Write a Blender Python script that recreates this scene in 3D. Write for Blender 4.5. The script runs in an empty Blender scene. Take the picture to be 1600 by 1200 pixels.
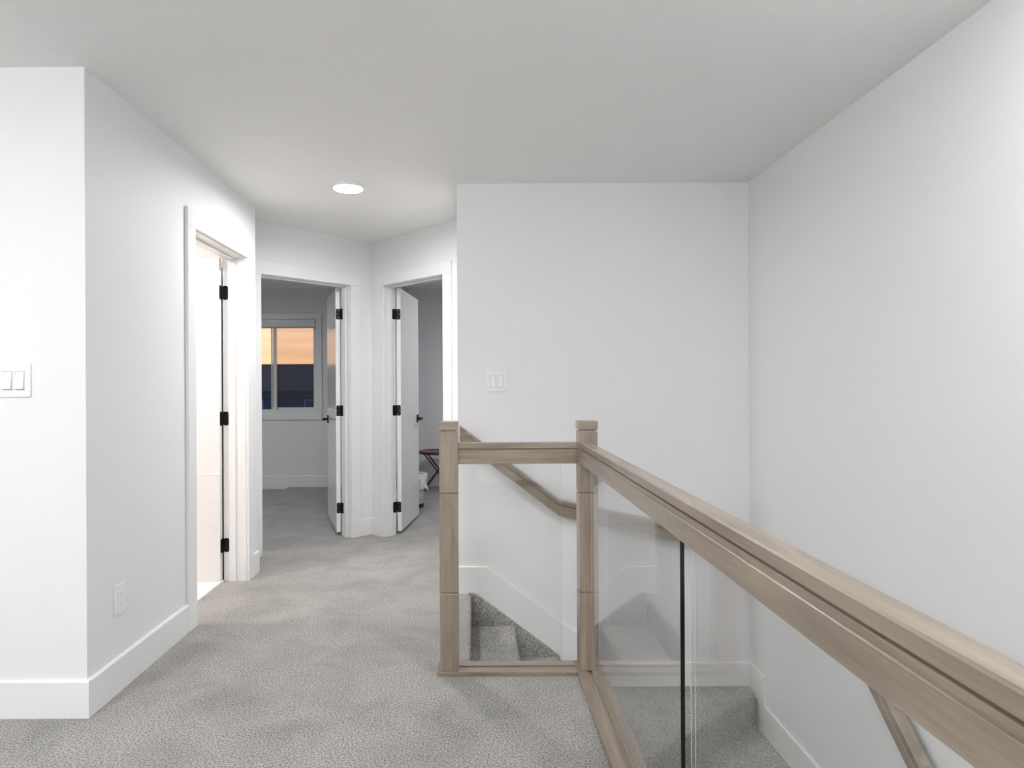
import bpy, bmesh, math, random
from mathutils import Vector, Matrix, noise as mnoise

random.seed(7)
scene = bpy.context.scene
COL = scene.collection

# ------------------------------------------------------------------ camera, world, exposure
F_PX, PPX, PPY = 1010.0, 742.0, 603.0          # focal length and principal point in the 1600x1200 frame
CAM_Z = 1.235
cam_d = bpy.data.cameras.new('camera')
cam = bpy.data.objects.new('camera', cam_d)
COL.objects.link(cam)
cam.location = (0, 0, CAM_Z)
cam.rotation_euler = (Matrix.Rotation(math.radians(90), 3, 'X') @ Matrix.Rotation(math.radians(-0.28), 3, 'Z')).to_euler()
cam_d.sensor_fit = 'HORIZONTAL'
cam_d.sensor_width = 36.0
cam_d.lens = 36.0 * F_PX / 1600.0
cam_d.shift_x = (800.0 - PPX) / 1600.0
cam_d.shift_y = (PPY - 600.0) / 1600.0
cam_d.clip_start = 0.02
cam_d.clip_end = 300
scene.camera = cam

scene.view_settings.view_transform = 'Standard'
scene.view_settings.look = 'None'
scene.view_settings.gamma = 1.0
scene.view_settings.use_curve_mapping = False
scene.view_settings.exposure = 0.18

LAMP = 325.0         # emission of the small corridor ceiling light
STAIR_FILL = 46.0         # emission of the unseen drum light added over the stairwell
DRUM_FILL = 108.0         # emission of the drum lights added out of view on the landing
BATH = 430.0         # emission of the bathroom ceiling light
BED_FILL = 265.0          # emission of the unseen lights added to brighten the bedrooms

world = bpy.data.worlds.new('dusk_sky')
scene.world = world
world.use_nodes = True
wt = world.node_tree
wt.nodes.clear()
w_out = wt.nodes.new('ShaderNodeOutputWorld')
w_bg = wt.nodes.new('ShaderNodeBackground')
w_tc = wt.nodes.new('ShaderNodeTexCoord')
w_sep = wt.nodes.new('ShaderNodeSeparateXYZ')
wt.links.new(w_tc.outputs['Generated'], w_sep.inputs[0])
# afterglow by height above the horizon on the sunset side
ramp = wt.nodes.new('ShaderNodeValToRGB')
cr = ramp.color_ramp
cr.elements[0].position = 0.0
cr.elements[0].color = (1.0, 0.53, 0.25, 1)
cr.elements[1].position = 1.0
cr.elements[1].color = (0.10, 0.15, 0.30, 1)
e = cr.elements.new(0.05); e.color = (1.0, 0.57, 0.33, 1)
e = cr.elements.new(0.12); e.color = (1.0, 0.66, 0.47, 1)
e = cr.elements.new(0.30); e.color = (0.55, 0.45, 0.45, 1)
wt.links.new(w_sep.outputs['Z'], ramp.inputs[0])
# the side away from the sunset is plain dusk blue
anti = wt.nodes.new('ShaderNodeValToRGB')
ar = anti.color_ramp
ar.elements[0].position = 0.0
ar.elements[0].color = (0.08, 0.12, 0.26, 1)
ar.elements[1].position = 1.0
ar.elements[1].color = (0.10, 0.15, 0.30, 1)
wt.links.new(w_sep.outputs['Z'], anti.inputs[0])
mr = wt.nodes.new('ShaderNodeMapRange')
mr.inputs['From Min'].default_value = -0.2
mr.inputs['From Max'].default_value = 0.7
mr.interpolation_type = 'SMOOTHSTEP'
wt.links.new(w_sep.outputs['Y'], mr.inputs['Value'])
# thin streaks of cloud
w_map = wt.nodes.new('ShaderNodeMapping')
w_map.inputs['Scale'].default_value = (2.0, 2.0, 60.0)
w_n = wt.nodes.new('ShaderNodeTexNoise')
w_n.inputs['Scale'].default_value = 1.5
w_n.inputs['Detail'].default_value = 4
wt.links.new(w_tc.outputs['Generated'], w_map.inputs['Vector'])
wt.links.new(w_map.outputs[0], w_n.inputs['Vector'])
w_str = wt.nodes.new('ShaderNodeMapRange')
w_str.inputs['From Min'].default_value = 0.3
w_str.inputs['From Max'].default_value = 0.7
w_str.inputs['To Min'].default_value = 0.88
w_str.inputs['To Max'].default_value = 1.08
wt.links.new(w_n.outputs['Fac'], w_str.inputs['Value'])
w_mul = wt.nodes.new('ShaderNodeMix'); w_mul.data_type = 'RGBA'; w_mul.blend_type = 'MULTIPLY'
w_mul.inputs['Factor'].default_value = 1.0
wt.links.new(ramp.outputs['Color'], w_mul.inputs['A'])
wt.links.new(w_str.outputs[0], w_mul.inputs['B'])
w_mix = wt.nodes.new('ShaderNodeMix'); w_mix.data_type = 'RGBA'
wt.links.new(mr.outputs[0], w_mix.inputs['Factor'])
wt.links.new(anti.outputs['Color'], w_mix.inputs['A'])
wt.links.new(w_mul.outputs['Result'], w_mix.inputs['B'])
wt.links.new(w_mix.outputs['Result'], w_bg.inputs['Color'])
w_bg.inputs['Strength'].default_value = 1.42
wt.links.new(w_bg.outputs[0], w_out.inputs[0])

# ------------------------------------------------------------------ materials
MATS = {}


def new_mat(name):
    m = bpy.data.materials.new(name)
    m.use_nodes = True
    MATS[name] = m
    return m, m.node_tree, m.node_tree.nodes['Principled BSDF']


def paint(name, col, rough=0.5, bump=0.0, scale=180.0, metallic=0.0, spec=0.5):
    m, t, b = new_mat(name)
    b.inputs['Base Color'].default_value = (*col, 1)
    b.inputs['Roughness'].default_value = rough
    b.inputs['Metallic'].default_value = metallic
    b.inputs['Specular IOR Level'].default_value = spec
    if bump:
        tc = t.nodes.new('ShaderNodeTexCoord')
        n = t.nodes.new('ShaderNodeTexNoise')
        n.inputs['Scale'].default_value = scale
        n.inputs['Detail'].default_value = 2
        bp = t.nodes.new('ShaderNodeBump')
        bp.inputs['Strength'].default_value = bump
        bp.inputs['Distance'].default_value = 0.002
        t.links.new(tc.outputs['Object'], n.inputs['Vector'])
        t.links.new(n.outputs['Fac'], bp.inputs['Height'])
        t.links.new(bp.outputs[0], b.inputs['Normal'])
    return m


paint('wall_paint', (0.835, 0.837, 0.842), 0.6, 0.12, 160)
paint('ceiling_paint', (0.93, 0.93, 0.92), 0.8, 0.5, 110)
paint('trim_paint', (0.86, 0.86, 0.86), 0.32)
paint('door_paint', (0.86, 0.86, 0.855), 0.16)
paint('white_plastic', (0.86, 0.86, 0.855), 0.3)
paint('slot_grey', (0.36, 0.36, 0.36), 0.5)
paint('black_metal', (0.008, 0.008, 0.009), 0.5, spec=0.2)
paint('steel', (0.55, 0.55, 0.56), 0.3, metallic=1.0)
paint('vinyl', (0.80, 0.80, 0.78), 0.35)
paint('tile_white', (0.86, 0.85, 0.83), 0.12)
paint('grout', (0.62, 0.61, 0.60), 0.8)
paint('red_metal', (0.10, 0.006, 0.010), 0.3)
paint('bin_white', (0.62, 0.62, 0.61), 0.35)
paint('black_plastic', (0.015, 0.015, 0.015), 0.5)
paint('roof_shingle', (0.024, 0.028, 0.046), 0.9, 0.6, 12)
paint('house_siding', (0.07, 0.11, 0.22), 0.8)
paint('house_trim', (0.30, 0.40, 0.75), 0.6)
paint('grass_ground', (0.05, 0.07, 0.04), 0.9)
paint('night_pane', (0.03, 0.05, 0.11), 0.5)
paint('slab', (0.7, 0.7, 0.7), 0.8)


def emission(name, col, strength):
    m = bpy.data.materials.new(name)
    m.use_nodes = True
    t = m.node_tree
    t.nodes.clear()
    o = t.nodes.new('ShaderNodeOutputMaterial')
    e = t.nodes.new('ShaderNodeEmission')
    e.inputs['Color'].default_value = (*col, 1)
    e.inputs['Strength'].default_value = strength
    t.links.new(e.outputs[0], o.inputs[0])
    MATS[name] = m
    return m


emission('lamp_lens', (1.0, 0.99, 0.975), LAMP)
emission('added_drum_lens', (0.985, 0.99, 1.0), DRUM_FILL)
emission('added_stair_lens', (0.985, 0.99, 1.0), STAIR_FILL)
emission('added_bed_lens', (0.94, 0.96, 1.0), BED_FILL)
emission('bath_lens', (1.0, 0.87, 0.80), BATH)


def carpet(name):
    m, t, b = new_mat(name)
    tc = t.nodes.new('ShaderNodeTexCoord')
    n1 = t.nodes.new('ShaderNodeTexNoise')          # tufts
    n1.inputs['Scale'].default_value = 160
    n1.inputs['Detail'].default_value = 4
    n1.inputs['Roughness'].default_value = 0.75
    n2 = t.nodes.new('ShaderNodeTexNoise')          # patches where the pile was brushed over
    n2.inputs['Scale'].default_value = 3.6
    n2.inputs['Detail'].default_value = 6
    n2.inputs['Roughness'].default_value = 0.6
    n2.inputs['Distortion'].default_value = 0.5
    r1 = t.nodes.new('ShaderNodeValToRGB')
    r1.color_ramp.elements[0].position = 0.38
    r1.color_ramp.elements[0].color = (0.068, 0.065, 0.060, 1)
    r1.color_ramp.elements[1].position = 0.62
    r1.color_ramp.elements[1].color = (0.62, 0.60, 0.57, 1)
    mrp = t.nodes.new('ShaderNodeMapRange')
    mrp.inputs['From Min'].default_value = 0.30
    mrp.inputs['From Max'].default_value = 0.58
    mrp.inputs['To Min'].default_value = 0.80
    mrp.inputs['To Max'].default_value = 1.08
    mx = t.nodes.new('ShaderNodeMix'); mx.data_type = 'RGBA'; mx.blend_type = 'MULTIPLY'
    mx.inputs['Factor'].default_value = 1.0
    bp = t.nodes.new('ShaderNodeBump')
    bp.inputs['Strength'].default_value = 0.9
    bp.inputs['Distance'].default_value = 0.006
    for n in (n1, n2):
        t.links.new(tc.outputs['Object'], n.inputs['Vector'])
    t.links.new(n1.outputs['Fac'], r1.inputs[0])
    t.links.new(n2.outputs['Fac'], mrp.inputs['Value'])
    t.links.new(r1.outputs['Color'], mx.inputs['A'])
    t.links.new(mrp.outputs[0], mx.inputs['B'])
    t.links.new(mx.outputs['Result'], b.inputs['Base Color'])
    t.links.new(n1.outputs['Fac'], bp.inputs['Height'])
    t.links.new(bp.outputs[0], b.inputs['Normal'])
    b.inputs['Roughness'].default_value = 0.95
    b.inputs['Specular IOR Level'].default_value = 0.1
    b.inputs['Sheen Weight'].default_value = 0.25
    b.inputs['Sheen Roughness'].default_value = 0.6
    return m


carpet('carpet')


def wood(name, axis):
    """Grey-brown stained maple, grain along AXIS of the part."""
    m, t, b = new_mat(name)
    tc = t.nodes.new('ShaderNodeTexCoord')
    mp = t.nodes.new('ShaderNodeMapping')
    sc = [16.0, 16.0, 16.0]
    sc[axis] = 1.3
    mp.inputs['Scale'].default_value = sc
    n = t.nodes.new('ShaderNodeTexNoise')
    n.inputs['Scale'].default_value = 1.6
    n.inputs['Detail'].default_value = 6
    n.inputs['Roughness'].default_value = 0.62
    n.inputs['Distortion'].default_value = 0.7
    mp2 = t.nodes.new('ShaderNodeMapping')
    sc2 = [220.0, 220.0, 220.0]
    sc2[axis] = 5.0
    mp2.inputs['Scale'].default_value = sc2
    n2 = t.nodes.new('ShaderNodeTexNoise')
    n2.inputs['Scale'].default_value = 1.0
    n2.inputs['Detail'].default_value = 3
    add = t.nodes.new('ShaderNodeMath'); add.operation = 'MULTIPLY_ADD'
    add.inputs[1].default_value = 0.30
    r = t.nodes.new('ShaderNodeValToRGB')
    r.color_ramp.elements[0].position = 0.36
    r.color_ramp.elements[0].color = (0.150, 0.112, 0.082, 1)
    r.color_ramp.elements[1].position = 0.86
    r.color_ramp.elements[1].color = (0.345, 0.280, 0.218, 1)
    t.links.new(tc.outputs['Object'], mp.inputs['Vector'])
    t.links.new(tc.outputs['Object'], mp2.inputs['Vector'])
    t.links.new(mp.outputs[0], n.inputs['Vector'])
    t.links.new(mp2.outputs[0], n2.inputs['Vector'])
    t.links.new(n2.outputs['Fac'], add.inputs[0])
    t.links.new(n.outputs['Fac'], add.inputs[2])
    t.links.new(add.outputs[0], r.inputs[0])
    t.links.new(r.outputs['Color'], b.inputs['Base Color'])
    b.inputs['Roughness'].default_value = 0.34
    b.inputs['Coat Weight'].default_value = 0.5
    b.inputs['Coat Roughness'].default_value = 0.22
    return m


WOOD = [wood('wood_x', 0), wood('wood_y', 1), wood('wood_z', 2)]


def glass(name, tint):
    """Thin clear glass: straight-through transmission plus a true Fresnel mirror on each face."""
    m = bpy.data.materials.new(name)
    m.use_nodes = True
    t = m.node_tree
    t.nodes.clear()
    o = t.nodes.new('ShaderNodeOutputMaterial')
    tr = t.nodes.new('ShaderNodeBsdfTransparent')
    tr.inputs['Color'].default_value = (*tint, 1)
    gl = t.nodes.new('ShaderNodeBsdfGlossy')
    gl.inputs['Roughness'].default_value = 0.0
    fr = t.nodes.new('ShaderNodeFresnel')
    geo = t.nodes.new('ShaderNodeNewGeometry')
    ior = t.nodes.new('ShaderNodeMapRange')         # same index from either side of a face
    ior.inputs['To Min'].default_value = 1.5
    ior.inputs['To Max'].default_value = 1 / 1.5
    mx = t.nodes.new('ShaderNodeMixShader')
    t.links.new(geo.outputs['Backfacing'], ior.inputs['Value'])
    t.links.new(ior.outputs[0], fr.inputs['IOR'])
    t.links.new(fr.outputs[0], mx.inputs[0])
    t.links.new(tr.outputs[0], mx.inputs[1])
    t.links.new(gl.outputs[0], mx.inputs[2])
    t.links.new(mx.outputs[0], o.inputs[0])
    MATS[name] = m
    return m


glass('clear_glass', (0.988, 0.994, 0.991))
glass('window_glass', (0.97, 0.98, 0.98))
paint('glass_edge_pale', (0.62, 0.68, 0.66), 0.2)  # pale tone puts the bright edge lines into the colour
paint('glass_edge_dark_refl', (0.004, 0.012, 0.010), 0.12)  # dark tone puts internal reflection into the colour of the near end


def screen_mat():
    m = bpy.data.materials.new('insect_mesh')
    m.use_nodes = True
    t = m.node_tree
    t.nodes.clear()
    o = t.nodes.new('ShaderNodeOutputMaterial')
    tr = t.nodes.new('ShaderNodeBsdfTransparent')
    tr.inputs['Color'].default_value = (0.93, 0.93, 0.93, 1)
    d = t.nodes.new('ShaderNodeBsdfDiffuse')
    d.inputs['Color'].default_value = (0.03, 0.03, 0.03, 1)
    mx = t.nodes.new('ShaderNodeMixShader')
    mx.inputs[0].default_value = 0.14
    t.links.new(tr.outputs[0], mx.inputs[1])
    t.links.new(d.outputs[0], mx.inputs[2])
    t.links.new(mx.outputs[0], o.inputs[0])
    MATS['insect_mesh'] = m


screen_mat()


def bag_mat():
    m, t, b = new_mat('bin_bag')
    b.inputs['Base Color'].default_value = (0.82, 0.83, 0.84, 1)
    b.inputs['Roughness'].default_value = 0.25
    b.inputs['Subsurface Weight'].default_value = 0.0


bag_mat()

# ------------------------------------------------------------------ helpers
WORLD_LOC = {}


def empty(name, loc=(0, 0, 0)):
    o = bpy.data.objects.new(name, None)
    o.empty_display_size = 0.1
    o.location = loc
    COL.objects.link(o)
    WORLD_LOC[o.name] = Vector(loc)
    return o


def tag(o, label=None, cat=None, group=None, kind=None):
    if label: o['label'] = label
    if cat: o['category'] = cat
    if group: o['group'] = group
    if kind: o['kind'] = kind
    return o


def obj(name, bm, mat, parent=None, origin=None, smooth=False, bevel=None):
    """One mesh object from BM (world coordinates). MAT: a material name or a list of them."""
    bmesh.ops.recalc_face_normals(bm, faces=bm.faces)
    if bevel:
        bmesh.ops.bevel(bm, geom=[e for e in bm.edges if len(e.link_faces) == 2 and e.calc_face_angle(0) > 0.6],
                        offset=bevel, segments=2, profile=0.5, affect='EDGES', clamp_overlap=True)
    me = bpy.data.meshes.new(name)
    if parent is not None:
        org = WORLD_LOC[parent.name]
    elif origin is not None:
        org = Vector(origin)
    else:
        lo = [min(v.co[i] for v in bm.verts) for i in range(3)]
        hi = [max(v.co[i] for v in bm.verts) for i in range(3)]
        org = Vector(((lo[0] + hi[0]) / 2, (lo[1] + hi[1]) / 2, lo[2]))
    bmesh.ops.translate(bm, verts=bm.verts, vec=-org)
    bm.to_mesh(me)
    bm.free()
    for mn in (mat if isinstance(mat, (list, tuple)) else [mat]):
        me.materials.append(MATS[mn] if isinstance(mn, str) else mn)
    if smooth:
        for p in me.polygons:
            p.use_smooth = True
    o = bpy.data.objects.new(name, me)
    COL.objects.link(o)
    if parent is not None:
        o.parent = parent
    else:
        o.location = org
    WORLD_LOC[o.name] = org.copy()
    return o


def struct(name, bm, mat, label, cat, bevel=None):
    o = obj(name, bm, mat, origin=(0, 0, 0), bevel=bevel)
    return tag(o, label, cat, kind='structure')


def box(x0, x1, y0, y1, z0, z1, bm=None):
    bm = bm or bmesh.new()
    v = [bm.verts.new((x, y, z)) for x in (x0, x1) for y in (y0, y1) for z in (z0, z1)]
    for f in ((0, 1, 3, 2), (4, 6, 7, 5), (0, 4, 5, 1), (2, 3, 7, 6), (0, 2, 6, 4), (1, 5, 7, 3)):
        bm.faces.new([v[i] for i in f])
    return bm


def fbox(P, u0, u1, n0, n1, z0, z1, bm=None):
    """A box in the frame of P(u, n, z)."""
    bm = bm or bmesh.new()
    v = [bm.verts.new(P(u, n, z)) for u in (u0, u1) for n in (n0, n1) for z in (z0, z1)]
    for f in ((0, 1, 3, 2), (4, 6, 7, 5), (0, 4, 5, 1), (2, 3, 7, 6), (0, 2, 6, 4), (1, 5, 7, 3)):
        bm.faces.new([v[i] for i in f])
    return bm


def prism(pts, fn, a, b, bm=None):
    """Polygon PTS (pairs) extruded from A to B; fn(p, q, t) gives the point."""
    bm = bm or bmesh.new()
    A = [bm.verts.new(fn(p, q, a)) for p, q in pts]
    B = [bm.verts.new(fn(p, q, b)) for p, q in pts]
    bm.faces.new(A)
    bm.faces.new(list(reversed(B)))
    n = len(pts)
    for i in range(n):
        bm.faces.new((A[i], B[i], B[(i + 1) % n], A[(i + 1) % n]))
    return bm


def grid_slab(us, vs, holes, fn, a, b):
    """Slab of cells us x vs, without the cells in HOLES, between A and B along the third axis; one closed mesh."""
    bm = bmesh.new()
    V = {}

    def vert(i, j, t):
        k = (i, j, t)
        if k not in V:
            V[k] = bm.verts.new(fn(us[i], vs[j], a if t == 0 else b))
        return V[k]
    nu, nv = len(us) - 1, len(vs) - 1
    solid = lambda i, j: 0 <= i < nu and 0 <= j < nv and (i, j) not in holes
    for i in range(nu):
        for j in range(nv):
            if not solid(i, j):
                continue
            q = ((i, j), (i + 1, j), (i + 1, j + 1), (i, j + 1))
            bm.faces.new([vert(*p, 0) for p in q])
            bm.faces.new([vert(*p, 1) for p in reversed(q)])
            for (di, dj), (p, r) in (((0, -1), (q[0], q[1])), ((1, 0), (q[1], q[2])), ((0, 1), (q[2], q[3])), ((-1, 0), (q[3], q[0]))):
                if not solid(i + di, j + dj):
                    bm.faces.new((vert(*p, 0), vert(*p, 1), vert(*r, 1), vert(*r, 0)))
    return bm


def lathe(profile, cx, cy, seg=40, closed=False, bm=None):
    bm = bm or bmesh.new()
    rings = []
    for r, z in profile:
        if r < 1e-6:
            rings.append([bm.verts.new((cx, cy, z))])
        else:
            rings.append([bm.verts.new((cx + r * math.cos(2 * math.pi * k / seg), cy + r * math.sin(2 * math.pi * k / seg), z)) for k in range(seg)])
    pairs = list(zip(rings, rings[1:])) + ([(rings[-1], rings[0])] if closed else [])
    for A, B in pairs:
        for k in range(seg):
            a0, a1 = A[k % len(A)], A[(k + 1) % len(A)]
            b0, b1 = B[k % len(B)], B[(k + 1) % len(B)]
            vs = []
            for v in (a0, a1, b1, b0):
                if v not in vs:
                    vs.append(v)
            if len(vs) >= 3:
                bm.faces.new(vs)
    return bm


def tube(p0, p1, r, seg=12, bm=None):
    bm = bm or bmesh.new()
    p0, p1 = Vector(p0), Vector(p1)
    d = (p1 - p0).normalized()
    a = d.orthogonal().normalized()
    b = d.cross(a)
    A = [bm.verts.new(p0 + r * (math.cos(2 * math.pi * k / seg) * a + math.sin(2 * math.pi * k / seg) * b)) for k in range(seg)]
    B = [bm.verts.new(p1 + r * (math.cos(2 * math.pi * k / seg) * a + math.sin(2 * math.pi * k / seg) * b)) for k in range(seg)]
    bm.faces.new(A)
    bm.faces.new(list(reversed(B)))
    for k in range(seg):
        bm.faces.new((A[k], B[k], B[(k + 1) % seg], A[(k + 1) % seg]))
    return bm


def rounded_rect(w, h, r, seg=4):
    pts = []
    for cx, cy, a0 in ((w / 2 - r, h / 2 - r, 0), (-w / 2 + r, h / 2 - r, 90), (-w / 2 + r, -h / 2 + r, 180), (w / 2 - r, -h / 2 + r, 270)):
        for k in range(seg + 1):
            a = math.radians(a0 + 90 * k / seg)
            pts.append((cx + r * math.cos(a), cy + r * math.sin(a)))
    return pts


# ------------------------------------------------------------------ plan of the place
H = 2.44                     # ceiling
LOW = -2.775                 # lower storey floor
XL = -1.461                  # face of the corridor wall
YA = 2.427                   # face of the short wall at the left of the picture
YEND = 4.315                 # end of the corridor wall
YB = 3.851                   # face of the wall behind the stairs
XR = 1.632                   # face of the wall at the right
XC = -0.103                  # free corner of the wall behind the stairs
YF = 7.97                    # far bedroom wall
K = Vector((-0.869, 5.42, 0))   # corner between the two angled walls
S2 = math.sqrt(0.5)
RISE, RUN = 0.185, 0.255
ident = lambda u, v, t: (u, v, t)

# ---- floors and ceiling
X_NOSE = -0.025
struct('floor', grid_slab([-4.7, -0.05, 0.45, 2.0], [-2.6, -0.85, 2.80, 3.95, 8.1],
                          {(1, 2), (2, 1), (2, 2)}, ident, -0.28, 0.0),
       'carpet', 'speckled grey carpet floor of the upper landing and bedrooms', 'floor')
struct('ceiling', box(-4.8, 2.0, -2.7, 8.15, H, H + 0.15), 'ceiling_paint', 'plain white textured ceiling over the landing', 'ceiling')
struct('floor_lower', box(-0.4, 2.0, -2.7, 4.1, LOW - 0.15, LOW), 'carpet', 'grey carpet floor at the foot of the stairs', 'floor')

# ---- walls
struct('wall_left', box(-4.6, XL - 0.14, YA, YA + 0.12, 0, H), 'wall_paint', 'white wall with the double switch at the left edge', 'wall')
D1U0, D1U1 = 3.355, 4.115
P_hall = lambda u, n, z: Vector((XL - n, u, z))
struct('wall_corridor', grid_slab([YA, D1U0 - 0.018, D1U1 + 0.018, YEND], [0, 2.072, H], {(1, 0)},
                                  lambda u, v, t: P_hall(u, t, v), 0.0, 0.14),
       'wall_paint', 'white corridor wall with the bright bathroom doorway', 'wall')
struct('wall_bathroom_back', box(-4.6, XL - 0.14, YEND - 0.12, YEND, 0, H), 'wall_paint', 'white wall between bathroom and bedroom', 'wall')
dA, nA = Vector((-S2, -S2, 0)), Vector((-S2, S2, 0))
dB, nB = Vector((S2, -S2, 0)), Vector((S2, S2, 0))
ZV = Vector((0, 0, 1))
P_a = lambda u, n, z: K + dA * u + nA * n + ZV * z
P_b = lambda u, n, z: K + dB * u + nB * n + ZV * z
D2U0, D2U1 = 0.215, 0.981
D3U0, D3U1 = 0.175, 0.908
WT = 0.12
struct('wall_angled_left', grid_slab([0, D2U0 - 0.018, D2U1 + 0.018, 1.66], [0, 2.072, H], {(1, 0)},
                                     lambda u, v, t: P_a(u, t, v), 0.0, WT),
       'wall_paint', 'angled white wall with the doorway to the bedroom with the window', 'wall')
struct('wall_angled_right', grid_slab([0, D3U0 - 0.018, D3U1 + 0.018, 1.20], [0, 2.072, H], {(1, 0)},
                                      lambda u, v, t: P_b(u, t, v), 0.0, WT),
       'wall_paint', 'angled white wall with the doorway beside the stair wall', 'wall')
struct('wall_back', box(XC, XR + 0.12, YB, YB + 0.13, LOW, H), 'wall_paint', 'tall white wall behind the stairs', 'wall')
struct('wall_stair_side', box(XC, XC + 0.12, YB + 0.13, 4.70, 0, H), 'wall_paint', 'white side of the wall behind the stairs', 'wall')
struct('wall_right', box(XR, XR + 0.12, -2.6, YB, LOW, H), 'wall_paint', 'tall white wall along the stairwell', 'wall')
struct('wall_partition', box(-0.95, -0.865, 5.50, YF, 0, H), 'wall_paint', 'white wall between the two bedrooms', 'wall')
WX0, WX1, WZ0, WZ1 = -3.05, -1.952, 0.899, 2.069
struct('wall_far', grid_slab([-4.7, WX0, WX1, 2.0], [0, WZ0, WZ1, H], {(1, 1)}, lambda u, v, t: (u, t, v), YF, YF + 0.14),
       'wall_paint', 'far bedroom wall with the window', 'wall')
struct('wall_bedroom_left', box(-4.72, -4.6, YA, YF + 0.1, 0, H), 'wall_paint', 'white outer wall of the bedroom', 'wall')
struct('wall_bedroom_right', box(1.88, 2.0, YB + 0.13, YF, 0, H), 'wall_paint', 'white end wall of the darker bedroom', 'wall')
struct('wall_bedroom_near', box(XC + 0.12, 1.88, YB + 0.13, YB + 0.25, 0, H), 'wall_paint', 'white bedroom side of the stair wall', 'wall')
struct('wall_rear', box(-4.72, 2.0, -2.72, -2.6, LOW, H), 'wall_paint', 'white wall at the back of the landing', 'wall')
struct('wall_landing_left', box(-4.72, -4.6, -2.6, YA, 0, H), 'wall_paint', 'white wall at the end of the landing', 'wall')
struct('wall_stair_end', box(0.43, XR, -0.97, -0.85, -0.28, H), 'wall_paint', 'white wall closing the end of the stairwell', 'wall')
struct('wall_stairwell_side', box(0.45, 0.532, -0.85, 2.78, LOW, 0.0), 'wall_paint', 'white side of the stairwell below the railing', 'wall')
struct('wall_stairwell_front', box(-0.05, 0.532, 2.80, 2.86, LOW, 0.0), 'wall_paint', 'white stairwell face below the short railing', 'wall')

# ---- baseboards
BH, BT = 0.14, 0.014


def baseboard(name, P, u0, u1, label, z=0.0, bm=None):
    prof = [(0, 0), (-BT, 0), (-BT, BH - 0.006), (-BT + 0.004, BH), (0, BH)]
    bm = prism([(n, zz + z) for n, zz in prof], lambda p, q, t: P(t, p, q), u0, u1)
    return struct(name, bm, 'trim_paint', label, 'baseboard')


P_left = lambda u, n, z: Vector((u, YA + n, z))
P_far = lambda u, n, z: Vector((u, YF + n, z))
CW = 0.093                     # casing width
baseboard('baseboard_left', P_left, -4.6, XL + BT, 'tall white baseboard under the double switch at the left edge')
baseboard('baseboard_corridor', P_hall, YA + 0.0002, D1U0 - CW + 0.002, 'tall white baseboard below the wall outlet')
baseboard('baseboard_corridor_end', P_hall, D1U1 + CW - 0.002, YEND + BT, 'short white baseboard at the end of the corridor wall')
P_cend = lambda u, n, z: Vector((u, YEND - n, z))
baseboard('baseboard_alcove', P_cend, -2.0, XL - 0.0002, 'white baseboard around the end of the corridor wall')
baseboard('baseboard_angled_left', P_a, 0.0, D2U0 - CW + 0.002, 'narrow white baseboard beside the bedroom door casing')
baseboard('baseboard_angled_right', P_b, 0.0, D3U0 - CW + 0.002, 'narrow white baseboard in the corner by the darker bedroom')
baseboard('baseboard_far', P_far, -4.6, -0.95, 'white baseboard under the bedroom window')
baseboard('baseboard_far_right', P_far, -0.865, 1.88, 'white baseboard behind the red folding table')

# ------------------------------------------------------------------ doors
PLATE = rounded_rect(0.033, 0.089, 0.012)


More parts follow.
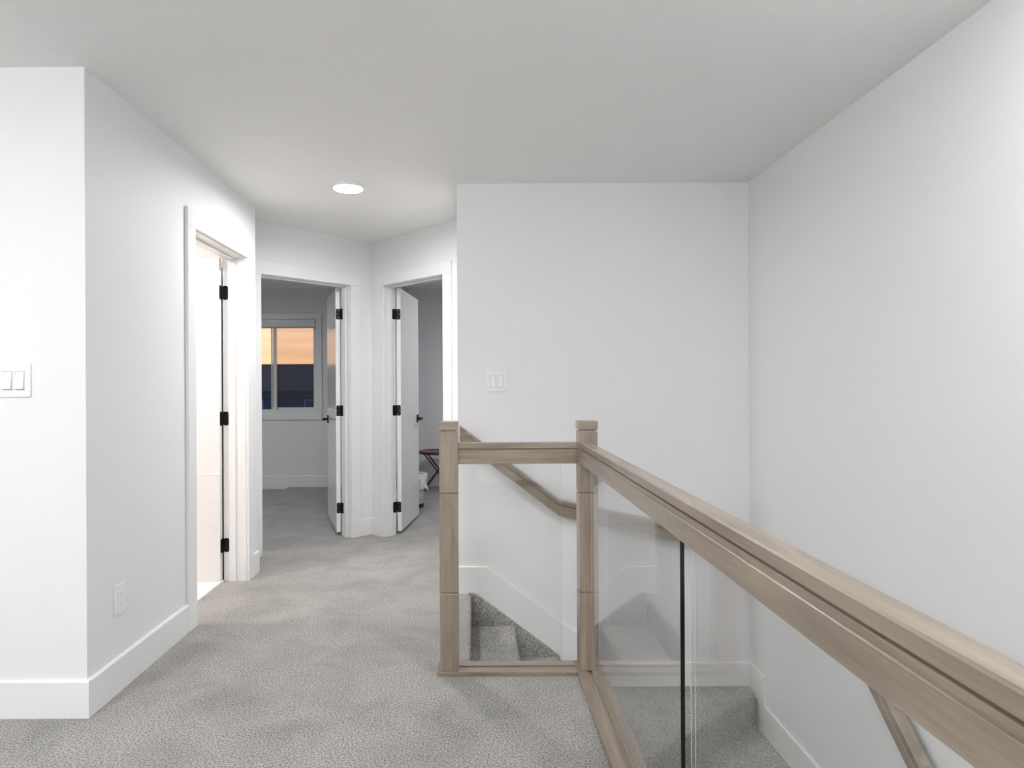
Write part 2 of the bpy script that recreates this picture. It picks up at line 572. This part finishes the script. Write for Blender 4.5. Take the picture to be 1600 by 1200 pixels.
def make_door(n, P, u0, u1, wt, hinge_hi, theta, label, lever, zb=0.03, pin_out=0.006):
    root = empty('door_%d' % n, P((u0 + u1) / 2, 0, 0))
    tag(root, label, 'door', kind='structure')
    zt = 2.055
    # casing on the landing side
    for a, b in ((u0 - CW, u0 - 0.004), (u1 + 0.004, u1 + CW)):
        obj('casing', fbox(P, a, b, -0.018, 0, 0, zt + 0.004), 'trim_paint', root, bevel=0.0025)
    obj('casing_head', fbox(P, u0 - CW, u1 + CW, -0.0185, 0, zt + 0.0045, zt + CW + 0.004), 'trim_paint', root, bevel=0.0025)
    # lining and stops
    for a, b in ((u0 - 0.018, u0), (u1, u1 + 0.018)):
        obj('jamb', fbox(P, a, b, -0.001, wt + 0.001, 0, zt), 'trim_paint', root)
    obj('jamb_head', fbox(P, u0 - 0.018, u1 + 0.018, -0.001, wt + 0.001, zt, zt + 0.017), 'trim_paint', root)
    for a, b in ((u0, u0 + 0.011), (u1 - 0.011, u1)):
        obj('door_stop', fbox(P, a, b, wt - 0.078, wt - 0.040, 0, zt - 0.011), 'trim_paint', root, bevel=0.002)
    obj('door_stop', fbox(P, u0, u1, wt - 0.078, wt - 0.040, zt - 0.011, zt), 'trim_paint', root, bevel=0.002)
    # leaf, swung open by THETA about the pin
    hu, sgn = (u1, -1) if hinge_hi else (u0, 1)
    W = u1 - u0 - 0.006
    th = math.radians(theta)
    O = P(hu, wt + pin_out, 0)
    D = P(1, 0, 0) - P(0, 0, 0)
    N = P(0, 1, 0) - P(0, 0, 0)
    e = math.cos(th) * sgn * D + math.sin(th) * N
    f = -math.cos(th) * N + math.sin(th) * sgn * D
    L = lambda a, b, z: O + e * a + f * b + ZV * z
    b0, b1 = 0.006, 0.041
    zl = zt - 0.004
    prof = [(b0, zb), (b1, zb)]
    grooves = [0.346 * k for k in range(1, 6)]
    for g in grooves:
        prof += [(b1, g - 0.0025), (b1 - 0.0018, g), (b1, g + 0.0025)]
    prof += [(b1, zl), (b0, zl)]
    for g in reversed(grooves):
        prof += [(b0, g + 0.0025), (b0 + 0.0018, g), (b0, g - 0.0025)]
    leaf = obj('leaf', prism(prof, lambda p, q, t: L(t, p, q), 0.003, W), 'door_paint', root)
    # hinges: one plate let into the door edge, one into the jamb, knuckle between
    for hz in (0.20 + 0.03, 1.035, 1.835):
        h = obj('hinge', tube(L(0.0, 0.0, hz - 0.045), L(0.0, 0.0, hz + 0.045), 0.006), 'black_metal', leaf, smooth=False)
        hb = bmesh.new()
        prism([(x + 0.0165 + 0.005, z + hz) for x, z in PLATE], lambda p, q, t: L(t, p, q), 0.0028, 0.0012, hb)
        prism([(x + 0.0165 + 0.005, z + hz) for x, z in PLATE],
              lambda p, q, t: P(hu + sgn * t, wt + pin_out - p, q), -0.0002, 0.0016, hb)
        lo = obj('hinge_plate', hb, 'black_metal', leaf)
        hs = bmesh.new()
        for dx, dz in ((0.012, 0.030), (0.020, 0.0), (0.012, -0.030)):
            fbox(L, 0.0004, 0.0012, 0.005 + dx - 0.002, 0.005 + dx + 0.002, hz + dz - 0.002, hz + dz + 0.002, hs)
        obj('hinge_screws', hs, 'steel', leaf)
    # lever handles on both faces
    if lever:
        az, aa = 0.935, W - 0.065
        for s, bb in ((1, b1), (-1, b0)):
            M = lambda a, b, z: L(aa + a, bb + s * b, az + z)
            rose = obj('handle_rose', prism(rounded_rect(0.056, 0.070, 0.006), lambda p, q, t: M(p, t, q), 0.0, 0.009), 'black_metal', leaf)
            hb = tube(M(0, 0.008, 0), M(0, 0.048, 0), 0.010)
            obj('handle_neck', hb, 'black_metal', leaf)
            obj('lever_handle', fbox(M, -0.115, 0.011, 0.040, 0.053, -0.011, 0.009), 'black_metal', leaf, bevel=0.003)
        obj('latch_plate', fbox(L, W, W + 0.001, b0 + 0.005, b1 - 0.005, az - 0.028, az + 0.028), 'black_metal', leaf)
    return root


make_door(1, P_hall, D1U0, D1U1, 0.14, True, 90, 'open white bathroom door with black hinges, light spilling out', False, zb=0.008)
make_door(2, P_a, D2U0, D2U1, WT, False, 117, 'open white bedroom door beside the lit window view', True)
make_door(3, P_b, D3U0, D3U1, WT, False, 128.5, 'open white door in front of the bagged bin', True)

# ------------------------------------------------------------------ bathroom floor
fb = struct('floor_bathroom', box(-4.6, XL - 0.139, YA + 0.12, YEND - 0.12, 0, 0.004), 'grout', 'white tiled bathroom floor behind the first door', 'floor')
WORLD_LOC[fb.name] = Vector((0, 0, 0))
TX, TY = 0.60, 0.30
x = XL - 0.142
row = 0
y = YA + 0.122
while y < YEND - 0.13:
    xx = XL - 0.142 + (0.3 if row % 2 else 0.0)
    while xx > -4.55:
        a, b = max(xx - TX, -4.595), min(xx, XL - 0.1405)
        if b - a > 0.03:
            obj('tile', box(a + 0.0015, b - 0.0015, y + 0.0015, min(y + TY, YEND - 0.121) - 0.0015, 0.001, 0.008), 'tile_white', fb)
        xx -= TX
    y += TY
    row += 1

# ------------------------------------------------------------------ window of the far bedroom
win = empty('window_1', ((WX0 + WX1) / 2, YF, WZ0))
tag(win, 'white sliding window showing the orange sunset sky', 'window', kind='structure')
CWW = 0.070
for a, b in ((WX0 - CWW, WX0 + 0.003), (WX1 - 0.003, WX1 + CWW)):
    obj('casing', box(a, b, YF - 0.018, YF, WZ0, WZ1), 'trim_paint', win, bevel=0.0025)
obj('casing_head', box(WX0 - CWW, WX1 + CWW, YF - 0.018, YF, WZ1 - 0.001, WZ1 + CWW), 'trim_paint', win, bevel=0.0025)
obj('casing_sill', box(WX0 - CWW, WX1 + CWW, YF - 0.018, YF, WZ0 - CWW, WZ0 + 0.001), 'trim_paint', win, bevel=0.0025)
fy0, fy1 = YF + 0.045, YF + 0.12
obj('window_frame', grid_slab([WX0, WX0 + 0.045, WX1 - 0.045, WX1], [WZ0, WZ0 + 0.045, WZ1 - 0.045, WZ1], {(1, 1)},
                              lambda u, v, t: (u, t, v), fy0, fy1), 'vinyl', win)
XM = -2.50


def sash(x0, x1, y0, y1, bw, zlo):
    s = obj('sash', grid_slab([x0, x0 + bw, x1 - bw, x1], [WZ0 + 0.045, WZ0 + 0.045 + zlo, WZ1 - 0.045 - zlo, WZ1 - 0.045], {(1, 1)},
                              lambda u, v, t: (u, t, v), y0, y1), 'vinyl', win)
    ym = (y0 + y1) / 2
    obj('pane', box(x0 + bw, x1 - bw, ym - 0.002, ym + 0.002, WZ0 + 0.045 + zlo, WZ1 - 0.045 - zlo), 'window_glass', s)
    return s


sash(XM - 0.037, WX1 - 0.045, fy0 + 0.040, fy0 + 0.062, 0.012, 0.034)
sash(WX0 + 0.045, XM + 0.037, fy0 + 0.010, fy0 + 0.034, 0.040, 0.012)
obj('insect_screen', box(XM, WX1 - 0.05, fy1 - 0.006, fy1 - 0.005, WZ0 + 0.045, WZ1 - 0.045), 'insect_mesh', win)
obj('reveal', grid_slab([WX0 - 0.001, WX0 + 0.004, WX1 - 0.004, WX1 + 0.001], [WZ0 - 0.001, WZ0 + 0.004, WZ1 - 0.004, WZ1 + 0.001], {(1, 1)},
                        lambda u, v, t: (u, t, v), YF - 0.002, fy0), 'trim_paint', win)
bl = empty('roller_blind', ((WX0 + WX1) / 2, YF, 1.96))
tag(bl, 'rolled-up white roller blind in a boxy cassette at the window top', 'blind')
obj('cassette', box(WX0 + 0.008, WX1 - 0.012, YF - 0.030, YF + 0.040, 1.972, WZ1 - 0.006), 'vinyl', bl, bevel=0.004)
for xx in (WX0 + 0.006, WX1 - 0.012):
    obj('end_cap', box(xx, xx + 0.005, YF - 0.028, YF + 0.042, 1.968, WZ1 - 0.006), 'bin_white', bl)
obj('hem_bar', box(WX0 + 0.03, WX1 - 0.03, YF + 0.000, YF + 0.012, 1.958, 1.976), 'bin_white', bl)

# ------------------------------------------------------------------ outside the window
struct('ground', box(-60, 60, 8.6, 90, -3.2, -3.0), 'grass_ground', 'dark ground outside', 'ground')
hs = empty('neighbour_house', (-5.0, 17.9, -3.0))
tag(hs, 'dark blue house with a low roof seen through the bedroom window', 'house')
obj('wall', box(-13, 3, 17.9, 24.0, -3.0, 1.08), 'house_siding', hs)
rf = obj('roof', prism([(17.45, 1.10), (20.5, 1.955), (24.4, 1.10)], lambda p, q, t: (t, p, q), -13.4, 3.4), 'roof_shingle', hs)
obj('fascia', box(-13.4, 3.4, 17.42, 17.45, 0.98, 1.13), 'roof_shingle', rf)
obj('soffit', box(-13.4, 3.4, 17.45, 17.9, 1.06, 1.10), 'house_siding', hs)
for xa, xb, za, zb2 in ((-4.72, -3.5, -0.4, 0.89), (-7.1, -5.84, -0.4, 0.89)):
    wn = obj('window', grid_slab([xa, xa + 0.055, xb - 0.055, xb], [za, za + 0.055, zb2 - 0.05, zb2], {(1, 1)}, lambda u, v, t: (u, t, v), 17.84, 17.90), 'house_trim', hs)
    obj('pane', box(xa + 0.055, xb - 0.055, 17.87, 17.89, za + 0.055, zb2 - 0.05), 'night_pane', wn)

# ------------------------------------------------------------------ staircase
st = empty('staircase', (0.5, 3.3, LOW))
tag(st, 'grey carpeted staircase turning down behind the glass railing', 'staircase')


def step_profile(run, r=0.020, drop=RISE + 0.05):
    """(u, z) outline of one carpeted step: tread, round nosing, riser; u = 0 at the riser above."""
    pts = [(-0.03, 0.0), (run - r, 0.0)]
    for k in range(1, 9):
        a = math.radians(90 - 180 * k / 8)
        pts.append((run - r + r * math.cos(a), -r + r * math.sin(a)))
    pts += [(run - 0.026, -2 * r - 0.004), (run - 0.026, -drop), (-0.03, -drop)]
    return pts


def smooth_by_angle(o, ang=0.9):
    me = o.data
    for p in me.polygons:
        p.use_smooth = True
    for ed in me.edges:
        ed.use_edge_sharp = False
    bm = bmesh.new(); bm.from_mesh(me)
    for ed in bm.edges:
        ed.smooth = not (len(ed.link_faces) == 2 and ed.calc_face_angle(0) > ang)
    bm.to_mesh(me); bm.free()


x_n = X_NOSE
# edge of the landing and the first two treads, going down to the right along the back wall
s = obj('landing_nosing', prism(step_profile(0.03), lambda p, q, t: (max(-0.05, X_NOSE - 0.03 + p), t, q), 2.862, YB - 0.002), 'carpet', st)
smooth_by_angle(s)
for k in (1, 2):
    x0 = X_NOSE - 0.026 + RUN * (k - 1)
    s = obj('step', prism(step_profile(RUN + 0.026), lambda p, q, t: (x0 + p, t, q - RISE * k), 2.862, YB - 0.002), 'carpet', st)
    smooth_by_angle(s)
X_2 = X_NOSE + 2 * RUN


def winder(pts, z, nose_edge):
    bm = prism(pts, ident, z, z - RISE - 0.05)
    bm.edges.ensure_lookup_table()
    a, b = Vector((*pts[nose_edge[0]], z)), Vector((*pts[nose_edge[1]], z))
    ed = [ee for ee in bm.edges if {tuple(round(c, 4) for c in v.co) for v in ee.verts} == {tuple(round(c, 4) for c in a), tuple(round(c, 4) for c in b)}]
    bmesh.ops.bevel(bm, geom=ed, offset=0.024, segments=5, profile=0.5, affect='EDGES')
    o = obj('winder_step', bm, 'carpet', st)
    smooth_by_angle(o, 0.5)


PIV = (0.535, 2.862)
winder([(X_2 - 0.03, YB - 0.002), (X_2 - 0.03, 2.862), PIV, (XR - 0.002, 3.76), (XR - 0.002, YB - 0.002)], -3 * RISE, (2, 3))
winder([(0.535, 2.90), (1.55, 3.80), (XR - 0.002, 3.80), (XR - 0.002, 2.60), (0.535, 2.60), (0.535, 2.80)], -4 * RISE, (3, 4))
for k in range(5, 15):
    y0 = 2.60 + 0.026 - RUN * (k - 5)
    s = obj('step', prism(step_profile(RUN + 0.026, drop=RISE + (0.05 if k < 14 else 0.0)), lambda p, q, t: (t, y0 - p, q - RISE * k), 0.535, XR - 0.002), 'carpet', st)
    smooth_by_angle(s)
# carpet wrapped over the sloping board against the back wall
ln = lambda xx: -(xx - X_NOSE) * RISE / RUN
strg = prism([(X_NOSE - 0.02, 0.014), (X_NOSE + 0.03, 0.004), (X_2 - 0.005, ln(X_2) + 0.016), (X_2 + 0.012, ln(X_2) + 0.0), (X_2 + 0.018, ln(X_2) - 0.03),
              (X_2 + 0.012, -3 * RISE - 0.02), (X_NOSE - 0.02, -3 * RISE - 0.02)], lambda p, q, t: (p, t, q), YB - 0.034, YB - 0.001)
o = obj('carpeted_stringer', strg, 'carpet', st, bevel=0.008)
smooth_by_angle(o, 0.7)

# white skirting that follows the stairs
sk = [(XC, 0.0), (XC, 0.160), (0.068, 0.160), (0.83, 0.160 - (0.83 - 0.068) * 0.757), (XR, 0.160 - (0.83 - 0.068) * 0.757),
      (XR, -0.555), (0.60, -0.555), (0.52, -0.50), (0.0, -0.06)]
struct('baseboard_stair_back', prism(sk, lambda p, q, t: (p, t, q), YB - BT, YB), 'trim_paint',
       'white skirting sloping down the wall behind the stairs', 'baseboard', bevel=0.002)
zs = -0.60
sl = RISE / RUN
sk = [(YB - BT, -0.412), (3.640, -0.412), (3.640, -0.576), (3.2, -0.585), (2.76, -0.595), (0.05, -0.595 - 2.71 * sl),
      (0.05, -0.595 - 2.71 * sl - 0.22), (2.66, -0.80), (3.70, -0.80), (3.70, -0.58), (YB - BT, -0.58)]
struct('baseboard_stair_right', prism(sk, lambda p, q, t: (t, p, q), XR - BT, XR), 'trim_paint',
       'white stepped skirting beside the winding stairs', 'baseboard', bevel=0.002)

# ------------------------------------------------------------------ railing
HALF = [(0.0190, 0.0), (0.0225, -0.0035), (0.0225, -0.0235), (0.0135, -0.0245), (0.0135, -0.0295), (0.0200, -0.0300),
        (0.0195, -0.0410), (0.0235, -0.0415), (0.0250, -0.0430), (0.0250, -0.0880), (0.0230, -0.0900)]
RAIL = HALF + [(-a, b) for a, b in reversed(HALF)]


def rail_section(name, A, B, parent, mat, mA=None, mB=None):
    """Moulded rail from A to B (top centre line), plumb profile; mA, mB give the sideways direction at each end."""
    A, B = Vector(A), Vector(B)
    d = Vector((B.x - A.x, B.y - A.y, 0)).normalized()
    side = Vector((d.y, -d.x, 0))
    mA = side if mA is None else Vector(mA)
    mB = side if mB is None else Vector(mB)
    bm = bmesh.new()
    a = [bm.verts.new(A + mA * p + ZV * q) for p, q in RAIL]
    b = [bm.verts.new(B + mB * p + ZV * q) for p, q in RAIL]
    bm.faces.new(a)
    bm.faces.new(list(reversed(b)))
    n = len(RAIL)
    for i in range(n):
        bm.faces.new((a[i], b[i], b[(i + 1) % n], a[(i + 1) % n]))
    return obj(name, bm, mat, parent)


YN0, YN1 = 2.757, 2.837          # depth of the two corner posts
NZ = 0.018
rl = empty('stair_railing', (0.2, 2.80, 0.0))
tag(rl, 'glass stair railing with grey-brown wooden posts, rails and base', 'railing')


def newel(x0, x1, y0, y1):
    cx, cy, hw = (x0 + x1) / 2, (y0 + y1) / 2, (x1 - x0) / 2
    B = lambda h, z0, z1, bm=None: box(cx - h, cx + h, cy - h, cy + h, z0, z1, bm)
    post = obj('newel_post', B(hw - 0.006, NZ, 1.06), WOOD[2], rl)
    for z0, z1 in ((NZ, 0.3475), (0.3525, 0.7735), (0.7785, 1.0395)):
        obj('post_block', B(hw, z0, z1), WOOD[2], post, bevel=0.002)
    obj('post_cap', B(hw + 0.0015, 1.0455, 1.083), WOOD[0], post, bevel=0.003)
    return post


newel(-0.154, -0.074, YN0, YN1)
newel(0.4425, 0.5225, YN0, YN1)
newel(0.4125, 0.4925, -0.84, -0.76)
RZ = 0.990
rail_section('top_rail', (-0.074, 2.797, RZ), (0.4425, 2.797, RZ), rl, WOOD[0])
xr = lambda y: 0.4735 - 0.0073 * (YN0 - y)
rail_section('top_rail', (xr(YN0), YN0, RZ), (xr(-0.76), -0.76, RZ), rl, WOOD[1])
# flat base boards with a groove for the glass
def base_board(prof_fn, a, b, mat):
    pr = [(-0.055, 0.0), (-0.055, 0.016), (-0.053, NZ), (-0.008, NZ), (-0.008, 0.010), (0.008, 0.010), (0.008, NZ), (0.056, NZ), (0.058, 0.016), (0.058, 0.0)]
    return obj('base_board', prism(pr, prof_fn, a, b), mat, rl)


base_board(lambda p, q, t: (t, 2.803 + p, q), -0.165, 0.4305, WOOD[0])
base_board(lambda p, q, t: (0.486 + p, t, q), -0.85, 2.861, WOOD[1])


def pane(fn, a0, a1, ht, z0, z1, dark=1):
    bm = bmesh.new()
    v = {}
    for i, a in enumerate((a0, a1)):
        for j, b in enumerate((-ht, ht)):
            for k, z in enumerate((z0, z1)):
                v[i, j, k] = bm.verts.new(fn(a, b, z))
    sides = [[(0, 0, 0), (1, 0, 0), (1, 0, 1), (0, 0, 1)], [(0, 1, 0), (0, 1, 1), (1, 1, 1), (1, 1, 0)]]
    edges = [[(0, 0, 0), (0, 0, 1), (0, 1, 1), (0, 1, 0)], [(1, 0, 0), (1, 1, 0), (1, 1, 1), (1, 0, 1)],
             [(0, 0, 0), (0, 1, 0), (1, 1, 0), (1, 0, 0)], [(0, 0, 1), (1, 0, 1), (1, 1, 1), (0, 1, 1)]]
    for f in sides:
        bm.faces.new([v[q] for q in f]).material_index = 0
    for i, f in enumerate(edges):
        if i == 0 and dark == 1:
            bm.faces.new([v[q] for q in f]).material_index = 1
        elif i < 2:                                 # polished end: clear between two arris strips painted pale as edge glints
            a = (a0, a1)[i]
            w = 0.0012
            cols = [(-ht, -ht + w, 2), (-ht + w, ht - w, 0), (ht - w, ht, 2)]
            for b0_, b1_, mi in cols:
                bm.faces.new([bm.verts.new(fn(a, bb, zz)) for bb, zz in ((b0_, z0), (b0_, z1), (b1_, z1), (b1_, z0))]).material_index = mi
        else:
            bm.faces.new([v[q] for q in f]).material_index = 2
    bmesh.ops.remove_doubles(bm, verts=bm.verts, dist=1e-5)
    return obj('glass_panel', bm, ['clear_glass', 'glass_edge_dark_refl', 'glass_edge_pale'], rl)


pane(lambda a, b, z: (a, 2.803 + b, z), 0.008, 0.372, 0.004, 0.0101, RZ - 0.0895, 2)
for y0, y1 in ((1.472, 2.640), (0.330, 1.400), (-0.680, 0.260)):
    pane(lambda a, b, z: (xr(a) + 0.006 + b, a, z), y0, y1, 0.005, 0.0101, RZ - 0.0895)

# ------------------------------------------------------------------ handrail on the stair walls
wh = empty('wall_handrail', (0.5, YB, 0.0))
tag(wh, 'grey-brown wooden handrail following the stairs along the walls', 'handrail')
RY, RXX = YB - 0.050, XR - 0.050
h0 = Vector((-0.090, RY, 1.003)); h1 = Vector((0.4925, RY, 0.5625))
h2 = Vector((RXX, RY, 0.5625 - 0.215 * (RXX - 0.4925)))
h3 = Vector((RXX, 2.72, 0.240))
h4 = Vector((RXX, 0.25, h3.z - 0.80 * 2.47))
mitre = (-1, -1, 0)
rail_section('rail_section', h0, h1, wh, WOOD[0])
rail_section('rail_section', h1, h2, wh, WOOD[0], None, mitre)
rail_section('rail_section', h2, h3, wh, WOOD[1], mitre, None)
rail_section('rail_section', h3, h4, wh, WOOD[1])
for px_, pz in ((0.15, 1.003 - 0.24 * 0.756), (1.05, 0.5625 - 0.5575 * 0.215)):
    obj('bracket', box(px_ - 0.012, px_ + 0.012, RY + 0.02, YB, pz - 0.075, pz - 0.045), 'black_metal', wh)
for py_, pz in ((3.2, h2.z + (h3.z - h2.z) * (RY - 3.2) / (RY - 2.72)), (1.6, h3.z - 0.80 * 1.12)):
    obj('bracket', box(RXX + 0.02, XR, py_ - 0.012, py_ + 0.012, pz - 0.075, pz - 0.045), 'black_metal', wh)

# ------------------------------------------------------------------ ceiling lights
def ceiling_light(xx, yy, lens, label, group='round ceiling lights'):
    r = empty('ceiling_light', (xx, yy, H))
    tag(r, label, 'ceiling light', group)
    o = obj('trim_ring', lathe([(0.080, H), (0.092, H), (0.092, H - 0.019), (0.089, H - 0.023), (0.085, H - 0.023), (0.082, H - 0.010), (0.080, H - 0.004)], xx, yy, 48, True), 'white_plastic', r)
    smooth_by_angle(o, 0.6)
    obj('lens', lathe([(0.0, H - 0.014), (0.0815, H - 0.014), (0.0815, H - 0.004), (0.0, H - 0.004)], xx, yy, 48), lens, r)
    return r


ceiling_light(-0.753, 3.87, 'lamp_lens', 'small round white ceiling light in front of the angled doorways')


def added_drum_light(xx, yy, label, lens='added_drum_lens'):  # unseen light added to brighten the landing and stairwell
    r = empty('added_drum_light', (xx, yy, H))
    tag(r, label, 'ceiling light', 'added drum lights of the landing')
    o = obj('canopy', lathe([(0.0, H), (0.205, H), (0.205, H - 0.018), (0.0, H - 0.018)], xx, yy, 48), 'white_plastic', r)
    o = obj('diffuser', lathe([(0.0, H - 0.018), (0.19, H - 0.018), (0.19, H - 0.075), (0.175, H - 0.085), (0.0, H - 0.085)], xx, yy, 48), lens, r)
    return r


added_drum_light(1.22, 1.00, 'added unseen drum light above the stairwell', 'added_stair_lens')
added_drum_light(-2.20, 0.50, 'added unseen drum light in front of the wall with the double switch')
added_drum_light(-0.50, -1.60, 'added unseen drum light at the back end of the landing')
ceiling_light(-3.10, 6.00, 'added_bed_lens', 'added unseen round light inside the bedroom with the window')  # this and the next: unseen lights added to brighten the bedrooms
ceiling_light(0.55, 5.95, 'added_bed_lens', 'added unseen round light inside the bedroom with the red table')
ceiling_light(-2.35, 3.30, 'bath_lens', 'warm round ceiling light inside the bathroom')

# ------------------------------------------------------------------ switches and outlet
def switch_plate(P, w, h, label):
    """Two rocker switches on a plate; P(u, n, z): n = out from the wall, centre at the origin."""
    root = empty('light_switch', P(0, 0, 0))
    tag(root, label, 'light switch', 'double rocker switches')
    obj('plate', prism(rounded_rect(w, h, 0.004), lambda p, q, t: P(p, t, q), 0.0, 0.006), 'white_plastic', root, bevel=0.0015)
    for s in (-1, 1):
        c = s * 0.023
        fr = obj('bezel', grid_slab([c - 0.0190, c - 0.0172, c + 0.0172, c + 0.0190], [-0.0360, -0.0342, 0.0342, 0.0360], {(1, 1)}, lambda u, v, t: P(u, t, v), 0.0055, 0.0075), 'white_plastic', root)
        obj('gap_shade', fbox(P, c - 0.0172, c + 0.0172, 0.0056, 0.0062, -0.0342, 0.0342), 'slot_grey', fr)  # grey sheet that paints the shade around the rocker
        prof = [(0.0062, -0.0325), (0.0150, -0.0325), (0.0095, 0.004), (0.0075, 0.0325), (0.0062, 0.0325)]
        obj('rocker', prism(prof, lambda p, q, t: P(t, p, q), c - 0.0158, c + 0.0158), 'white_plastic', fr)
        for z in (-0.048, 0.048):
            obj('screw', prism([(0.0028 * math.cos(a * math.pi / 5), 0.0028 * math.sin(a * math.pi / 5)) for a in range(10)], lambda p, q, t: P(c + p, t, z + q), 0.0055, 0.0068), 'white_plastic', root)
    return root


switch_plate(lambda u, n, z: Vector((-1.727 + u, YA - n, 1.264 + z)), 0.125, 0.125, 'white double switch on the short wall at the left edge')
switch_plate(lambda u, n, z: Vector((0.130 + u, YB - n, 1.262 + z)), 0.122, 0.122, 'white double switch on the tall wall above the wooden post')

ot = lambda u, n, z: Vector((XL + n, 2.648 + u, 0.372 + z))
orr = empty('wall_outlet', ot(0, 0, 0))
tag(orr, 'white double wall outlet above the corridor baseboard', 'outlet')
obj('plate', prism(rounded_rect(0.076, 0.122, 0.004), lambda p, q, t: ot(p, t, q), 0.0, 0.006), 'white_plastic', orr, bevel=0.0015)
ins = obj('receptacle', prism(rounded_rect(0.034, 0.067, 0.002), lambda p, q, t: ot(p, t, q), 0.0055, 0.0085), 'white_plastic', orr, bevel=0.0008)
for zc in (-0.018, 0.018):
    for du, hh in ((-0.0063, 0.0075), (0.0063, 0.0065)):
        obj('slot', fbox(ot, du - 0.0009, du + 0.0009, 0.0080, 0.0088, zc - hh / 2, zc + hh / 2), 'slot_grey', ins)
    obj('ground_hole', fbox(ot, -0.002, 0.002, 0.0080, 0.0088, zc - 0.0115, zc - 0.0075), 'slot_grey', ins)
for zc in (-0.049, 0.049):
    obj('screw', prism([(0.0028 * math.cos(a * math.pi / 5), 0.0028 * math.sin(a * math.pi / 5)) for a in range(10)], lambda p, q, t: ot(p, t, zc + q), 0.0055, 0.0068), 'white_plastic', orr)

# ------------------------------------------------------------------ floor register in the bedroom
rg = empty('floor_register', (-2.445, 7.86, 0))
tag(rg, 'flat white floor vent on the carpet under the window', 'vent')
obj('frame', grid_slab([-2.595, -2.575, -2.315, -2.295], [7.805, 7.822, 7.898, 7.915], {(1, 1)}, ident, 0.0, 0.008), 'white_plastic', rg)
for k in range(12):
    xx = -2.570 + k * 0.0222
    obj('slat', box(xx, xx + 0.013, 7.822, 7.898, 0.001, 0.006), 'white_plastic', rg)

# ------------------------------------------------------------------ bin with a white liner
bx, by = -0.655, 6.62
bn = empty('waste_bin', (bx, by, 0))
tag(bn, 'round waste bin with a crumpled white plastic bag behind the open door', 'waste bin')
o = obj('body', lathe([(0.0, 0.02), (0.118, 0.02), (0.122, 0.03), (0.138, 0.325), (0.134, 0.325), (0.119, 0.035), (0.0, 0.03)], bx, by, 40), 'bin_white', bn)
smooth_by_angle(o, 0.7)
o = obj('base_ring', lathe([(0.0, 0.0), (0.124, 0.0), (0.127, 0.006), (0.126, 0.042), (0.110, 0.042), (0.0, 0.03)], bx, by, 40), 'black_plastic', bn)
smooth_by_angle(o, 0.7)
prof = [(0.128, 0.12), (0.130, 0.20), (0.131, 0.29), (0.134, 0.334), (0.140, 0.346), (0.148, 0.342), (0.153, 0.322), (0.156, 0.29), (0.158, 0.25), (0.160, 0.215), (0.159, 0.185)]
prof2 = []
for (ra, za), (rb, zb_) in zip(prof, prof[1:]):
    for k in range(4):
        prof2.append((ra + (rb - ra) * k / 4, za + (zb_ - za) * k / 4))
prof2.append(prof[-1])
bm = lathe(prof2, bx, by, 120)
for v in bm.verts:
    dx, dy = v.co.x - bx, v.co.y - by
    a = math.atan2(dy, dx)
    rr = math.hypot(dx, dy)
    outer = max(0.0, min(1.0, (rr - 0.134) / 0.012))
    q = Vector((math.cos(a) * 3.2, math.sin(a) * 3.2, v.co.z * 14))
    d = mnoise.noise(q) * 0.016 + abs(mnoise.noise(q * 2.3)) * 0.010 + mnoise.noise(Vector((a * 6, 3.1, v.co.z * 5))) * 0.006
    hem = max(0.0, (0.26 - v.co.z) / 0.08) * mnoise.noise(Vector((math.cos(a) * 2.0, math.sin(a) * 2.0, 7.7))) * 0.05 * outer
    rr += max(-0.004, d) * outer
    v.co.x, v.co.y = bx + rr * math.cos(a), by + rr * math.sin(a)
    v.co.z += hem + outer * mnoise.noise(q * 1.4) * 0.012
obj('bag_liner', bm, 'bin_bag', bn, smooth=True)

# ------------------------------------------------------------------ red folding table
tx, ty, tz = -0.435, 7.62, 0.475
tb = empty('folding_table', (tx, ty, 0))
tag(tb, 'small round dark red metal folding table by the bedroom wall', 'table')
o = obj('tabletop', lathe([(0.0, tz - 0.004), (0.210, tz - 0.004), (0.216, tz), (0.226, tz), (0.230, tz - 0.006), (0.230, tz - 0.028), (0.226, tz - 0.032), (0.220, tz - 0.030), (0.216, tz - 0.010), (0.0, tz - 0.010)], tx, ty, 56), 'red_metal', tb)
smooth_by_angle(o, 0.7)
for dy, sx in ((-0.135, 1), (0.135, 1), (-0.115, -1), (0.115, -1)):
    top = (tx - sx * 0.165, ty + dy, tz - 0.012)
    bot = (tx + sx * 0.175, ty + dy, 0.009)
    obj('leg', tube(top, bot, 0.009), 'red_metal', tb)
for sx, zz, dd in ((1, 0.010, 0.135), (-1, 0.010, 0.115)):
    obj('crossbar', tube((tx + sx * 0.175, ty - dd, zz), (tx + sx * 0.175, ty + dd, zz), 0.009), 'red_metal', tb)
obj('pivot_bar', tube((tx + 0.004, ty - 0.140, 0.236), (tx + 0.004, ty + 0.140, 0.236), 0.006), 'red_metal', tb)
